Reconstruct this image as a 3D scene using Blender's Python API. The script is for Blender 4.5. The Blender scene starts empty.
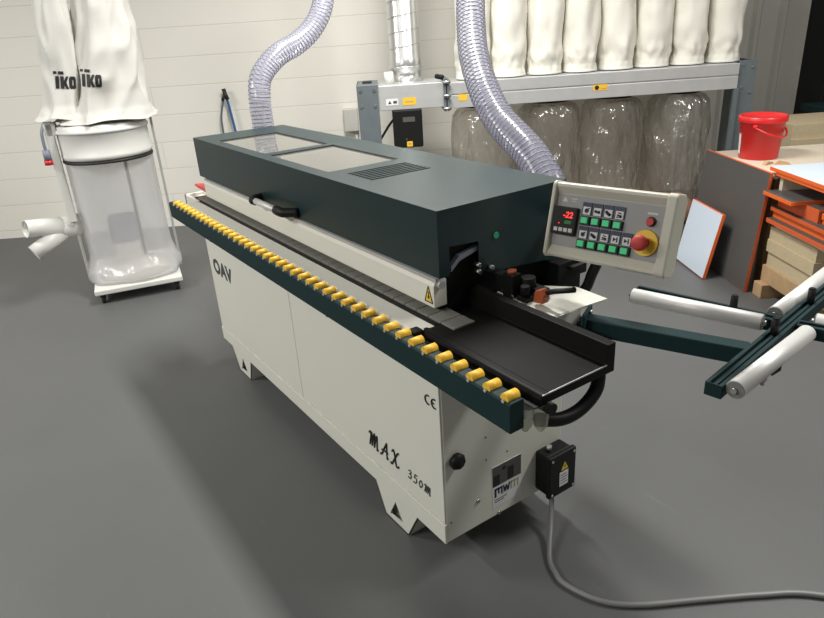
import bpy, bmesh, math, random
from mathutils import Vector, Matrix, noise
random.seed(7)
PI = math.pi
S = bpy.context.scene
COL = S.collection
I4 = Matrix.Identity(4)

# ------------------------------------------------------------------ materials
def mat(name, col, rough=.5, metal=0.0, spec=.5, bump=0.0, bscale=60, var=0.0, vscale=3, coat=0.0):
    m = bpy.data.materials.new(name); m.use_nodes = True
    nt = m.node_tree; b = nt.nodes['Principled BSDF']
    b.inputs['Base Color'].default_value = (*col, 1)
    b.inputs['Roughness'].default_value = rough
    b.inputs['Metallic'].default_value = metal
    b.inputs['Specular IOR Level'].default_value = spec
    if coat: b.inputs['Coat Weight'].default_value = coat
    if bump or var:
        tc = nt.nodes.new('ShaderNodeTexCoord')
    if bump:
        n = nt.nodes.new('ShaderNodeTexNoise'); n.inputs['Scale'].default_value = bscale
        n.inputs['Detail'].default_value = 4
        bp = nt.nodes.new('ShaderNodeBump'); bp.inputs['Strength'].default_value = bump; bp.inputs['Distance'].default_value = .01
        nt.links.new(tc.outputs['Object'], n.inputs['Vector']); nt.links.new(n.outputs['Fac'], bp.inputs['Height'])
        nt.links.new(bp.outputs['Normal'], b.inputs['Normal'])
    if var:
        n2 = nt.nodes.new('ShaderNodeTexNoise'); n2.inputs['Scale'].default_value = vscale; n2.inputs['Detail'].default_value = 5
        mx = nt.nodes.new('ShaderNodeMixRGB')
        mx.inputs['Color1'].default_value = (*[c * (1 - var) for c in col], 1)
        mx.inputs['Color2'].default_value = (*[min(1, c * (1 + var)) for c in col], 1)
        nt.links.new(tc.outputs['Object'], n2.inputs['Vector']); nt.links.new(n2.outputs['Fac'], mx.inputs['Fac'])
        nt.links.new(mx.outputs['Color'], b.inputs['Base Color'])
    return m

def emit(name, col, st):
    m = mat(name, col, .4); b = m.node_tree.nodes['Principled BSDF']
    b.inputs['Emission Color'].default_value = (*col, 1); b.inputs['Emission Strength'].default_value = st
    return m

def film(name, tint, opac, dif, gl_rough=.12, bump=.6, bscale=9, stretch=(1, 1, 1), bdist=.05, base=.045):
    """clear plastic: mostly transparent, a little haze, glossy glints on the creases"""
    m = bpy.data.materials.new(name); m.use_nodes = True
    nt = m.node_tree; nt.nodes.clear(); N = nt.nodes.new; L = nt.links.new
    out = N('ShaderNodeOutputMaterial'); tr = N('ShaderNodeBsdfTransparent'); tr.inputs['Color'].default_value = (*tint, 1)
    df = N('ShaderNodeBsdfDiffuse'); df.inputs['Color'].default_value = (*dif, 1)
    gl = N('ShaderNodeBsdfGlossy'); gl.inputs['Roughness'].default_value = gl_rough
    tc = N('ShaderNodeTexCoord'); mp = N('ShaderNodeMapping'); mp.inputs['Scale'].default_value = stretch
    no = N('ShaderNodeTexNoise'); no.inputs['Scale'].default_value = bscale; no.inputs['Detail'].default_value = 3
    bp = N('ShaderNodeBump'); bp.inputs['Strength'].default_value = bump; bp.inputs['Distance'].default_value = bdist
    L(tc.outputs['Object'], mp.inputs['Vector']); L(mp.outputs['Vector'], no.inputs['Vector']); L(no.outputs['Fac'], bp.inputs['Height'])
    L(bp.outputs['Normal'], gl.inputs['Normal'])
    lw = N('ShaderNodeLayerWeight'); lw.inputs['Blend'].default_value = .5; L(bp.outputs['Normal'], lw.inputs['Normal'])
    pw = N('ShaderNodeMath'); pw.operation = 'POWER'; pw.inputs[1].default_value = 3.5; L(lw.outputs['Facing'], pw.inputs[0])
    sc = N('ShaderNodeMath'); sc.operation = 'MULTIPLY_ADD'; sc.inputs[1].default_value = .45; sc.inputs[2].default_value = base; L(pw.outputs[0], sc.inputs[0])
    tl = N('ShaderNodeBsdfTranslucent'); tl.inputs['Color'].default_value = (*dif, 1)
    m0 = N('ShaderNodeMixShader'); m0.inputs['Fac'].default_value = .5; L(df.outputs[0], m0.inputs[1]); L(tl.outputs[0], m0.inputs[2])
    m1 = N('ShaderNodeMixShader'); m1.inputs['Fac'].default_value = opac
    L(tr.outputs[0], m1.inputs[1]); L(m0.outputs[0], m1.inputs[2])
    m2 = N('ShaderNodeMixShader'); L(sc.outputs[0], m2.inputs['Fac']); L(m1.outputs[0], m2.inputs[1]); L(gl.outputs[0], m2.inputs[2])
    L(m2.outputs[0], out.inputs['Surface'])
    return m

M = dict(
    cream=mat('cream_paint', (.70, .70, .615), .5, var=.03),
    beam=mat('beam_paint', (.74, .735, .66), .42),
    green=mat('dark_green_paint', (.008, .027, .029), .6, spec=.22, bump=.05, bscale=300),
    hood=mat('hood_green_paint', (.0085, .026, .0285), .38, spec=.45, bump=.06, bscale=260),
    black=mat('black_plastic', (.009, .009, .009), .5, spec=.25),
    table=mat('black_anodised', (.0085, .008, .0075), .5, spec=.12),
    dark=mat('dark_mechanism', (.007, .0075, .0075), .55, spec=.25),
    yellow=mat('yellow_roller', (.88, .53, .045), .5),
    pin=mat('roller_pin', (.7, .7, .66), .3, .6),
    steel=mat('brushed_steel', (.6, .6, .58), .3, 1.0),
    rollsteel=mat('roller_aluminium', (.72, .71, .68), .5, .35),
    chain=mat('rubber_chain_pad', (.20, .198, .175), .6, bump=.2, bscale=200),
    edge=mat('bright_edge', (.6, .6, .58), .35, .8),
    ink=mat('black_print', (.012, .012, .012), .6),
    grey_ink=mat('dark_grey_print', (.06, .065, .065), .6),
    white=mat('white_label', (.75, .75, .74), .5),
    whitepaint=mat('white_enamel', (.72, .715, .67), .4),
    ytri=mat('warning_yellow', (.8, .55, .04), .5),
    ybox=mat('yellow_label', (.85, .5, .03), .5),
    orange=mat('orange_plastic', (.40, .085, .025), .5),
    red=mat('red_plastic', (.62, .018, .02), .35),
    redlid=mat('red_lid', (.66, .022, .022), .3),
    panelgrey=mat('panel_face_grey', (.28, .28, .275), .45),
    panelbeige=mat('panel_beige', (.55, .53, .44), .4),
    navy=mat('navy_tile', (.018, .024, .06), .4),
    icon=mat('icon_tile', (.62, .62, .62), .5),
    gbutton=emit('green_button', (.05, .5, .2), .18),
    led=emit('red_digits', (1, .04, .04), .9),
    ledg=emit('green_digits', (.03, .3, .06), .25),
    greenlamp=emit('green_lamp', (.02, .25, .12), .08),
    stopred=mat('stop_red', (.52, .045, .04), .6),
    stopyel=mat('stop_yellow', (.8, .52, .04), .45),
    galv=mat('galvanised_steel', (.56, .565, .555), .42, .4, var=.12, vscale=9),
    galvblue=mat('galvanised_plate', (.17, .20, .215), .45, .4, var=.15, vscale=12),
    duct=mat('spiral_duct_steel', (.72, .72, .7), .28, .85, var=.1, vscale=7),
    fabric=mat('filter_fabric', (.74, .72, .64), .85, bump=.25, bscale=14),
    fabric2=mat('extractor_fabric', (.66, .645, .60), .8, bump=.2, bscale=10),
    clad=mat('grey_cladding', (.46, .45, .41), .5),
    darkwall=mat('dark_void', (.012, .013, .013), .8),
    paleboard=mat('pale_chipboard', (.62, .54, .42), .6, var=.08, vscale=40),
    chip=mat('chipboard_side', (.50, .41, .26), .75, var=.15, vscale=60, bump=.2, bscale=120),
    timber=mat('timber', (.45, .30, .16), .7, var=.2, vscale=20),
    greyboard=mat('grey_laminate', (.088, .083, .078), .5),
    blueboard=mat('pale_blue_laminate', (.62, .70, .80), .35),
    oedge=mat('orange_edging', (.62, .11, .03), .42),
    oedge2=mat('bright_orange_edging', (.8, .14, .025), .42),
    cable=mat('grey_conduit', (.19, .19, .18), .4),
    bluehose=mat('blue_air_line', (.03, .12, .32), .4),
    wallbox=mat('grey_box', (.55, .54, .49), .5),
    glassbowl=film('clear_bowl', (.9, .92, .85), .35, (.6, .6, .5), .1, .1, 5),
    bag=film('clear_bag', (.95, .94, .91), .17, (.68, .64, .58), .17, 1.0, 3.6, (1.3, 1.3, .6), .24, .13),
    bag2=film('milky_bag', (.97, .97, .98), .56, (.9, .9, .91), .2, .6, 5, (1, 1, .5)),
    hosefilm=film('hose_film', (.94, .94, .99), .30, (.78, .78, .95), .22, 0.0, 30),
    wire=mat('hose_spiral', (.26, .26, .30), .5),
    chips=mat('orange_chips', (.55, .24, .13), .8, bump=.6, bscale=60, var=.3, vscale=30),
    dust=mat('wood_dust', (.62, .58, .5), .9, bump=.4, bscale=30, var=.1),
    motor=mat('motor_grey', (.20, .22, .27), .5),
)

def floor_mat():
    m = bpy.data.materials.new('epoxy_floor'); m.use_nodes = True; nt = m.node_tree; N = nt.nodes.new; L = nt.links.new
    b = nt.nodes['Principled BSDF']; tc = N('ShaderNodeTexCoord')
    n1 = N('ShaderNodeTexNoise'); n1.inputs['Scale'].default_value = 1.3; n1.inputs['Detail'].default_value = 6
    n2 = N('ShaderNodeTexNoise'); n2.inputs['Scale'].default_value = 45; n2.inputs['Detail'].default_value = 3
    mx = N('ShaderNodeMixRGB'); mx.inputs['Color1'].default_value = (.097, .099, .098, 1); mx.inputs['Color2'].default_value = (.121, .123, .121, 1)
    L(tc.outputs['Object'], n1.inputs['Vector']); L(tc.outputs['Object'], n2.inputs['Vector']); L(n1.outputs['Fac'], mx.inputs['Fac'])
    # fine pale scuffs
    mp = N('ShaderNodeMapping'); mp.inputs['Scale'].default_value = (1.2, 9, 1); mp.inputs['Rotation'].default_value = (0, 0, .6)
    n3 = N('ShaderNodeTexNoise'); n3.inputs['Scale'].default_value = 3.2; n3.inputs['Detail'].default_value = 2
    L(tc.outputs['Object'], mp.inputs['Vector']); L(mp.outputs['Vector'], n3.inputs['Vector'])
    cr = N('ShaderNodeValToRGB'); cr.color_ramp.elements[0].position = .70; cr.color_ramp.elements[1].position = .78
    cr.color_ramp.elements[0].color = (0, 0, 0, 1); cr.color_ramp.elements[1].color = (.25, .25, .25, 1)
    L(n3.outputs['Fac'], cr.inputs['Fac'])
    m2 = N('ShaderNodeMixRGB'); m2.inputs['Color2'].default_value = (.19, .19, .18, 1)
    L(cr.outputs['Color'], m2.inputs['Fac']); L(mx.outputs['Color'], m2.inputs['Color1']); L(m2.outputs['Color'], b.inputs['Base Color'])
    b.inputs['Roughness'].default_value = .48; b.inputs['Specular IOR Level'].default_value = .4
    bp = N('ShaderNodeBump'); bp.inputs['Strength'].default_value = .05; bp.inputs['Distance'].default_value = .01
    L(n2.outputs['Fac'], bp.inputs['Height']); L(bp.outputs['Normal'], b.inputs['Normal'])
    return m

def block_mat():
    m = bpy.data.materials.new('painted_blockwork'); m.use_nodes = True; nt = m.node_tree; N = nt.nodes.new; L = nt.links.new
    b = nt.nodes['Principled BSDF']; tc = N('ShaderNodeTexCoord'); sp = N('ShaderNodeSeparateXYZ'); cb = N('ShaderNodeCombineXYZ')
    ad = N('ShaderNodeMath'); ad.operation = 'ADD'; ad.inputs[1].default_value = -.0725 + .2385
    L(tc.outputs['Object'], sp.inputs[0]); L(sp.outputs['X'], cb.inputs['X']); L(sp.outputs['Z'], ad.inputs[0]); L(ad.outputs[0], cb.inputs['Y'])
    def brick(w):
        br = N('ShaderNodeTexBrick'); br.offset = .5
        br.inputs['Scale'].default_value = 1; br.inputs['Mortar Size'].default_value = .0055; br.inputs['Mortar Smooth'].default_value = .7
        br.inputs['Brick Width'].default_value = w; br.inputs['Row Height'].default_value = .2385
        br.inputs['Color1'].default_value = (.80, .775, .70, 1); br.inputs['Color2'].default_value = (.79, .765, .69, 1); br.inputs['Mortar'].default_value = (.70, .675, .60, 1)
        L(cb.outputs[0], br.inputs['Vector']); return br
    br = brick(60); bv = brick(.477); mxb = N('ShaderNodeMixRGB'); mxb.inputs['Fac'].default_value = .12
    L(br.outputs['Color'], mxb.inputs['Color1']); L(bv.outputs['Color'], mxb.inputs['Color2']); L(mxb.outputs[0], b.inputs['Base Color'])
    n = N('ShaderNodeTexNoise'); n.inputs['Scale'].default_value = 40; n.inputs['Detail'].default_value = 4; L(tc.outputs['Object'], n.inputs['Vector'])
    ma = N('ShaderNodeMath'); ma.operation = 'MULTIPLY_ADD'; ma.inputs[1].default_value = -1.0
    mb = N('ShaderNodeMath'); mb.operation = 'MULTIPLY'; mb.inputs[1].default_value = .25
    L(n.outputs['Fac'], mb.inputs[0]); L(br.outputs['Fac'], ma.inputs[0]); L(mb.outputs[0], ma.inputs[2])
    bp = N('ShaderNodeBump'); bp.inputs['Strength'].default_value = .35; bp.inputs['Distance'].default_value = .006
    L(ma.outputs[0], bp.inputs['Height']); L(bp.outputs['Normal'], b.inputs['Normal']); b.inputs['Roughness'].default_value = .75
    b.inputs['Specular IOR Level'].default_value = .25
    return m

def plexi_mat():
    """clear acrylic: see-through, pale diffuse layer paints in reflected brightness, mirror-like at low angles"""
    m = bpy.data.materials.new('painted_sheen_plexiglass'); m.use_nodes = True; nt = m.node_tree; nt.nodes.clear(); N = nt.nodes.new; L = nt.links.new
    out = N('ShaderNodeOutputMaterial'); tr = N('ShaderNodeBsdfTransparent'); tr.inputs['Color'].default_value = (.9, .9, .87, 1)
    df = N('ShaderNodeBsdfDiffuse'); df.inputs['Color'].default_value = (.62, .61, .55, 1)  # pale diffuse colour stands in for the bright wall reflection
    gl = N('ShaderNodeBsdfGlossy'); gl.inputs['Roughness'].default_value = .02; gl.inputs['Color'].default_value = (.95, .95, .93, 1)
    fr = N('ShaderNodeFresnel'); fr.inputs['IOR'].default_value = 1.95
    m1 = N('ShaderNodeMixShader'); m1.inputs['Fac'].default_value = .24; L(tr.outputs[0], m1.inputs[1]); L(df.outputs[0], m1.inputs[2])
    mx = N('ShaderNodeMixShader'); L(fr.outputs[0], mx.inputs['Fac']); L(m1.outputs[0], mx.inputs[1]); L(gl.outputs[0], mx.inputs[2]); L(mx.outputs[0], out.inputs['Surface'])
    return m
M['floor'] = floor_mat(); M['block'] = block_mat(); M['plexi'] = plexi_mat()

# ------------------------------------------------------------------ mesh builder
class B:
    def __init__(s): s.bm = bmesh.new(); s.mats = []; s.i = 0
    def m(s, k):
        if k not in s.mats: s.mats.append(k)
        s.i = s.mats.index(k); return s
    def f(s, vs, smooth=False):
        try:
            f = s.bm.faces.new(vs); f.material_index = s.i; f.smooth = smooth; return f
        except ValueError: return None
    def v(s, p): return s.bm.verts.new(p)
    def box(s, x0, x1, y0, y1, z0, z1, T=None):
        P = [(x0, y0, z0), (x1, y0, z0), (x1, y1, z0), (x0, y1, z0), (x0, y0, z1), (x1, y0, z1), (x1, y1, z1), (x0, y1, z1)]
        V = [s.v(T @ Vector(p) if T else p) for p in P]
        for q in ((0, 3, 2, 1), (4, 5, 6, 7), (0, 1, 5, 4), (1, 2, 6, 5), (2, 3, 7, 6), (3, 0, 4, 7)): s.f([V[k] for k in q])
        return s
    def prism(s, poly, axis, a, b, T=None):
        """poly of 2D points in the plane perpendicular to axis ('x': (y,z); 'y': (x,z); 'z': (x,y))"""
        def P(p, t):
            q = Vector({'x': (t, p[0], p[1]), 'y': (p[0], t, p[1]), 'z': (p[0], p[1], t)}[axis])
            return T @ q if T else q
        A = [s.v(P(p, a)) for p in poly]; C = [s.v(P(p, b)) for p in poly]; n = len(poly)
        s.f(A[::-1]); s.f(C)
        for k in range(n): s.f([A[k], A[(k + 1) % n], C[(k + 1) % n], C[k]])
        return s
    def tube(s, pts, r, seg=10, cap=True, smooth=True, radii=None):
        pts = [Vector(p) for p in pts]; n = len(pts); rings = []
        t = (pts[1] - pts[0]).normalized(); up = Vector((0, 0, 1)) if abs(t.z) < .9 else Vector((1, 0, 0))
        nn = t.cross(up).normalized()
        for k in range(n):
            t = (pts[min(k + 1, n - 1)] - pts[max(k - 1, 0)]).normalized()
            nn = (nn - t * nn.dot(t)).normalized(); bb = t.cross(nn)
            rr = radii[k] if radii else r
            rings.append([s.v(pts[k] + (nn * math.cos(2 * PI * j / seg) + bb * math.sin(2 * PI * j / seg)) * rr) for j in range(seg)])
        for k in range(n - 1):
            for j in range(seg): s.f([rings[k][j], rings[k][(j + 1) % seg], rings[k + 1][(j + 1) % seg], rings[k + 1][j]], smooth)
        if cap: s.f(rings[0][::-1]); s.f(rings[-1])
        return s
    def cyl(s, p0, p1, r, r2=None, seg=20, smooth=True):
        return s.tube([p0, p1], r, seg, True, smooth, [r, r2 if r2 is not None else r])
    def lathe(s, prof, c=(0, 0, 0), seg=32, T=None, smooth=True, fn=None, cap0=False, cap1=False, arc=None):
        rings = []
        for (r, z) in prof:
            row = []
            for j in range(seg):
                a = 2 * PI * j / seg; p = Vector((r * math.cos(a), r * math.sin(a), z))
                if fn: p = fn(p, a, z)
                p = p + Vector(c)
                row.append(s.v(T @ p if T else p))
            rings.append(row)
        for k in range(len(rings) - 1):
            for j in range(seg): s.f([rings[k][j], rings[k][(j + 1) % seg], rings[k + 1][(j + 1) % seg], rings[k + 1][j]], smooth)
        if cap0: s.f(rings[0][::-1])
        if cap1: s.f(rings[-1])
        return s
    def helix(s, pts, R, pitch, wr, per=14):
        """a wire wound round a path"""
        pts = [Vector(p) for p in pts]; L = [0]
        for k in range(1, len(pts)): L.append(L[-1] + (pts[k] - pts[k - 1]).length)
        frames = []; t = (pts[1] - pts[0]).normalized(); nn = t.cross(Vector((1, 0, 0))).normalized()
        for k in range(len(pts)):
            t = (pts[min(k + 1, len(pts) - 1)] - pts[max(k - 1, 0)]).normalized(); nn = (nn - t * nn.dot(t)).normalized(); frames.append((nn.copy(), t.cross(nn)))
        out = []; N = int(L[-1] / pitch * per); k = 0
        for q in range(N):
            d = L[-1] * q / (N - 1)
            while k < len(L) - 2 and L[k + 1] < d: k += 1
            w = (d - L[k]) / (L[k + 1] - L[k]); p = pts[k].lerp(pts[k + 1], w)
            a = frames[k][0].lerp(frames[k + 1][0], w).normalized(); b = frames[k][1].lerp(frames[k + 1][1], w).normalized()
            th = 2 * PI * q / per; out.append(p + (a * math.cos(th) + b * math.sin(th)) * R)
        return s.tube(out, wr, 5)
    def build(s, name, mk=None, parent=None, loc=(0, 0, 0), rot=(0, 0, 0), bevel=0, subd=0, solid=0, bseg=2):
        bmesh.ops.recalc_face_normals(s.bm, faces=s.bm.faces)
        me = bpy.data.meshes.new(name); s.bm.to_mesh(me); s.bm.free()
        for k in (s.mats or [mk]): me.materials.append(M[k])
        o = bpy.data.objects.new(name, me); COL.objects.link(o); o.location = loc; o.rotation_euler = rot
        if parent: o.parent = parent
        if solid:
            d = o.modifiers.new('solid', 'SOLIDIFY'); d.thickness = solid; d.offset = -1
        if bevel:
            d = o.modifiers.new('bevel', 'BEVEL'); d.width = bevel; d.segments = bseg; d.limit_method = 'ANGLE'; d.angle_limit = math.radians(40)
        if subd:
            d = o.modifiers.new('subd', 'SUBSURF'); d.levels = subd; d.render_levels = subd
        return o

def tag(o, label=None, cat=None, group=None, kind=None):
    if label: o['label'] = label
    if cat: o['category'] = cat
    if group: o['group'] = group
    if kind: o['kind'] = kind
    return o
def empty(name, loc=(0, 0, 0), rz=0):
    o = bpy.data.objects.new(name, None); COL.objects.link(o); o.location = loc; o.rotation_euler = (0, 0, rz); o.empty_display_size = .1
    return o
def copy_tree(o, parent=None):
    c = o.copy(); COL.objects.link(c)
    if parent: c.parent = parent
    for ch in list(o.children): copy_tree(ch, c)
    return c
def text(name, s, size, mk, parent, mtx, shear=0, bold=0, sx=1, extr=.0006, space=1):
    """raised print: font outline turned into a mesh"""
    cu = bpy.data.curves.new(name, 'FONT'); cu.body = s; cu.size = size; cu.shear = shear; cu.offset = bold; cu.extrude = extr; cu.space_character = space
    cu.align_x = 'CENTER'; cu.align_y = 'CENTER'; cu.resolution_u = 3
    t = bpy.data.objects.new(name + '_outline', cu); COL.objects.link(t)
    bpy.context.view_layer.update()
    me = bpy.data.meshes.new_from_object(t.evaluated_get(bpy.context.evaluated_depsgraph_get()))
    bpy.data.objects.remove(t); bpy.data.curves.remove(cu)
    me.transform(mtx @ Matrix.Diagonal((sx, 1, 1, 1))); me.materials.clear(); me.materials.append(M[mk]); me.name = name
    o = bpy.data.objects.new(name, me); COL.objects.link(o)
    if parent: o.parent = parent
    return o
def smooth_path(P, n=8):
    """Catmull-Rom through the points"""
    P = [Vector(p) for p in P]; out = []
    for k in range(len(P) - 1):
        a = P[k - 1] if k else P[k] * 2 - P[k + 1]; b, c = P[k], P[k + 1]; d = P[k + 2] if k + 2 < len(P) else c * 2 - b
        for q in range(n):
            t = q / n
            out.append(.5 * ((2 * b) + (c - a) * t + (2 * a - 5 * b + 4 * c - d) * t * t + (3 * b - a - 3 * c + d) * t ** 3))
    out.append(P[-1]); return out
# faces of print: on a front (-y) plane and on an end (+x) plane
def on_front(x, y, z): return Matrix.Translation((x, y, z)) @ Matrix.Rotation(PI / 2, 4, 'X')
def on_end(x, y, z): return Matrix.Translation((x, y, z)) @ Matrix.Rotation(PI / 2, 4, 'Z') @ Matrix.Rotation(PI / 2, 4, 'X')

# ------------------------------------------------------------------ the wall frame
WO = Vector((-5.0327, .6333, 0)); WA = math.atan2(.8477, .5305)
WU = Vector((.5305, .8477, 0)); WN = Vector((.8477, -.5305, 0))
def W(u, d, z=0): return WO + WU * u + WN * d + Vector((0, 0, z))
def wempty(name, u, d, z=0, dr=0): return empty(name, W(u, d, z), WA + dr)   # local x along the wall, local -y into the room

# ------------------------------------------------------------------ setting
b = B(); b.box(-9, 5, -6, 9.5, -.1, 0); tag(b.build('floor', 'floor'), kind='structure')
b = B(); b.box(-5, 4.80, 0, .2, 0, 4.2); tag(b.build('wall_back', 'block', loc=WO, rot=(0, 0, WA)), kind='structure')
b = B()
poly = [(4.80, .1), (4.80, 0)]
x = 4.9
while x < 5.9:
    poly += [(x, 0), (x + .025, -.035), (x + .06, -.035), (x + .085, 0)]; x += .235
poly += [(6.02, 0), (6.02, .1)]
b.prism(poly, 'z', 0, 4.2); tag(b.build('wall_right', 'clad', loc=WO, rot=(0, 0, WA)), kind='structure')
b = B(); b.box(5.975, 6.02, -.03, .3, 0, 4.2); tag(b.build('trim_1', 'clad', loc=WO, rot=(0, 0, WA), bevel=.004), kind='structure')
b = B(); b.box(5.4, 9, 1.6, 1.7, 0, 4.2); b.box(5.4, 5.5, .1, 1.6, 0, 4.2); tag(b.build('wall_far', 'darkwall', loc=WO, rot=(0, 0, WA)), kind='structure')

# ================================================================== EDGE BANDING MACHINE
mc = empty('edge_banding_machine', (0, 0, 0))
tag(mc, 'long cream and dark green edge banding machine standing on the grey floor', 'machine')
c = B(); c.box(-2.0, 0, .003, .507, .126, .88); c.build('cabinet', 'cream', mc, bevel=.004)
c = B(); c.box(-1.998, -1.003, -.003, .003, .203, .84); c.build('front_panel', 'cream', mc, bevel=.0015)
c = B(); c.box(-.999, -.002, -.003, .003, .203, .84); c.build('front_panel', 'cream', mc, bevel=.0015)
c = B(); c.box(-2.001, .001, -.006, .004, .126, .2); c.build('plinth', 'cream', mc, bevel=.002)
def foot(xa, xb, xc, xd, y0, y1):
    f = B(); tri = [((xb + xc) / 2 - .045, .02), ((xb + xc) / 2 + .045, .03), ((xb + xc) / 2, .1)]
    for ya, yb in ((y0, y0 + .006), (y1 - .006, y1)):
        # plate with a triangular hole, made as a ring of quads
        A, Bp, Cp, Dp = (xa, .126), (xb, 0), (xc, 0), (xd, .126); t0, t1, t2 = tri
        for q in ([A, Bp, t0, t2], [Bp, Cp, t1, t0], [Cp, Dp, t2, t1], [Dp, A, t2]): f.prism(q, 'y', ya, yb)
    f.prism([(xa, .126), (xb, 0), (xb + .006, 0), (xa + .006, .126)], 'y', y0, y1)
    f.prism([(xd - .006, .126), (xc - .006, 0), (xc, 0), (xd, .126)], 'y', y0, y1)
    f.box(xb, xc, y0, y1, 0, .005)
    return f
for (y0, y1) in ((-.003, .13), (.377, .51)):
    foot(-.43, -.372, -.223, -.153, y0, y1).build('foot', 'cream', mc)
    foot(-1.885, -1.815, -1.67, -1.62, y0, y1).build('foot', 'cream', mc)
# print on the front
def strokes(name, S_, ox, oz, sc, y, mk, r, shear=.0):
    t = B()
    for st in S_:
        t.tube([(ox + (p[0] + shear * p[1]) * sc, y, oz + p[1] * sc) for p in smooth_path([(q[0], q[1], 0) for q in st], 5)], r, 6)
    return t.build(name, mk, mc)
text('maker_lettering', 'OAV', .105, 'grey_ink', mc, on_front(-1.812, -.0035, .566), bold=.005, sx=1.14, space=1.06)
mm = lambda o: [[(o, .05), (o + .08, .75), (o + .12, .98), (o + .2, .6), (o + .22, .05)], [(o + .22, .1), (o + .33, .75), (o + .42, 1.0), (o + .46, .6), (o + .46, .05)], [(o + .46, .1), (o + .58, .78), (o + .68, .95), (o + .72, .5), (o + .76, .0), (o + .86, .1)], [(o - .12, .85), (o - .02, .98), (o + .06, .8)]]
AA = lambda o: [[(o - .1, .0), (o + .05, .1), (o + .25, .6), (o + .45, 1.05)], [(o + .45, 1.05), (o + .5, .5), (o + .58, .02), (o + .68, .08)], [(o + .02, .38), (o + .3, .42), (o + .62, .42)]]
XX = lambda o: [[(o, .85), (o + .1, 1.0), (o + .22, .85), (o + .42, .2), (o + .56, 0), (o + .72, .15)], [(o - .08, .05), (o + .05, -.02), (o + .25, .4), (o + .5, .95), (o + .62, 1.0)]]
strokes('model_lettering', mm(.1) + AA(1.3) + XX(2.3), -.445, .270, .064, -.004, 'ink', .0037, .2)
three = lambda o: [[(o, .85), (o + .2, 1), (o + .4, .8), (o + .15, .55)], [(o + .15, .55), (o + .45, .45), (o + .35, .05), (o, .1)]]
five = lambda o: [[(o + .5, 1), (o + .15, 1)], [(o + .15, 1), (o + .08, .6)], [(o + .08, .6), (o + .4, .6), (o + .45, .2), (o + .2, 0), (o, .1)]]
zero = lambda o: [[(o + .25, .9), (o + .02, .5), (o + .25, .05), (o + .5, .5), (o + .25, .9)]]
m2 = lambda o: [[(p[0] * 1.0 + o, p[1] * .9) for p in st] for st in mm(0)]
strokes('model_lettering', three(0) + five(.85) + zero(1.7) + m2(2.6), -.197, .270, .036, -.004, 'grey_ink', .0023, .2)
arc = lambda cx, cz, r, a0, a1: [(cx + r * math.cos(math.radians(a0 + (a1 - a0) * k / 8)), cz + r * math.sin(math.radians(a0 + (a1 - a0) * k / 8))) for k in range(9)]
strokes('approval_mark', [arc(.5, .5, .5, 75, 285), arc(1.55, .5, .5, 75, 285), [(1.05, .5), (1.45, .5)]], -.068, .621, .03, -.005, 'ink', .0024)
# end face details
k = B(); k.cyl((0, .042, .434), (.012, .042, .434), .012); k.lathe([(.0, .03), (.022, .029), (.028, .02), (.026, .008), (.0, .006)], T=Matrix.Translation((0, .042, .434)) @ Matrix.Rotation(PI / 2, 4, 'Y'), seg=9)
k.m('black'); k.build('star_knob', 'black', mc)
st = B(); st.m('white').box(0, .0012, .192, .319, .163, .326)
st.m('greyboard').box(.0012, .0018, .193, .318, .247, .325)
st.m('ink')
st.box(.0018, .0022, .195, .223, .248, .29); st.box(.0018, .0022, .258, .284, .252, .3); st.box(.0018, .0022, .235, .25, .3, .312)
sticker = st.build('supplier_sticker', None, mc)
def bars(name, L, mk, y0, z0, s_):
    t = B()
    for (ya, yb, za, zb) in L: t.box(.0012, .0022, y0 + ya * s_, y0 + yb * s_, z0 + za * s_, z0 + zb * s_)
    return t.build(name, mk, sticker)
bars('sticker_lettering', [(0, .22, 0, 1), (0, 1.0, .8, 1), (.45, .62, .3, 1), (.84, 1.0, .1, 1)], 'navy', .201, .203, .034)
w_ = B()
for pa, pb in (((1.15, 1), (1.32, .2)), ((1.32, .2), (1.52, .9)), ((1.52, .9), (1.72, .2)), ((1.72, .2), (1.92, 1))):
    w_.tube([(.0017, .201 + pa[0] * .034, .203 + pa[1] * .034), (.0017, .201 + pb[0] * .034, .203 + pb[1] * .034)], .0026, 6)
w_.build('sticker_lettering', 'navy', sticker)
bars('sticker_lettering', [(2.1, 2.25, .1, 1), (2.1, 3.1, .85, 1), (2.55, 2.68, .1, 1), (2.98, 3.1, .1, 1)], 'chip', .201, .203, .034)
bars('sticker_lettering', [(0, 1.6, -.35, -.28), (0, 1.2, -.6, -.54)], 'grey_ink', .201, .203, .034)
for (y, z) in ((.131, .227), (.22, .133)):
    s_ = B(); s_.cyl((0, y, z), (.004, y, z), .008, .007, 12); s_.build('bolt', 'steel', mc)
for (y, z) in ((.168, .456), (.168, .37), (.257, .363), (.02, .2), (.255, .44)):
    s_ = B(); s_.cyl((0, y, z), (.0012, y, z), .003, seg=8); s_.build('screw_hole', 'ink', mc)
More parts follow.
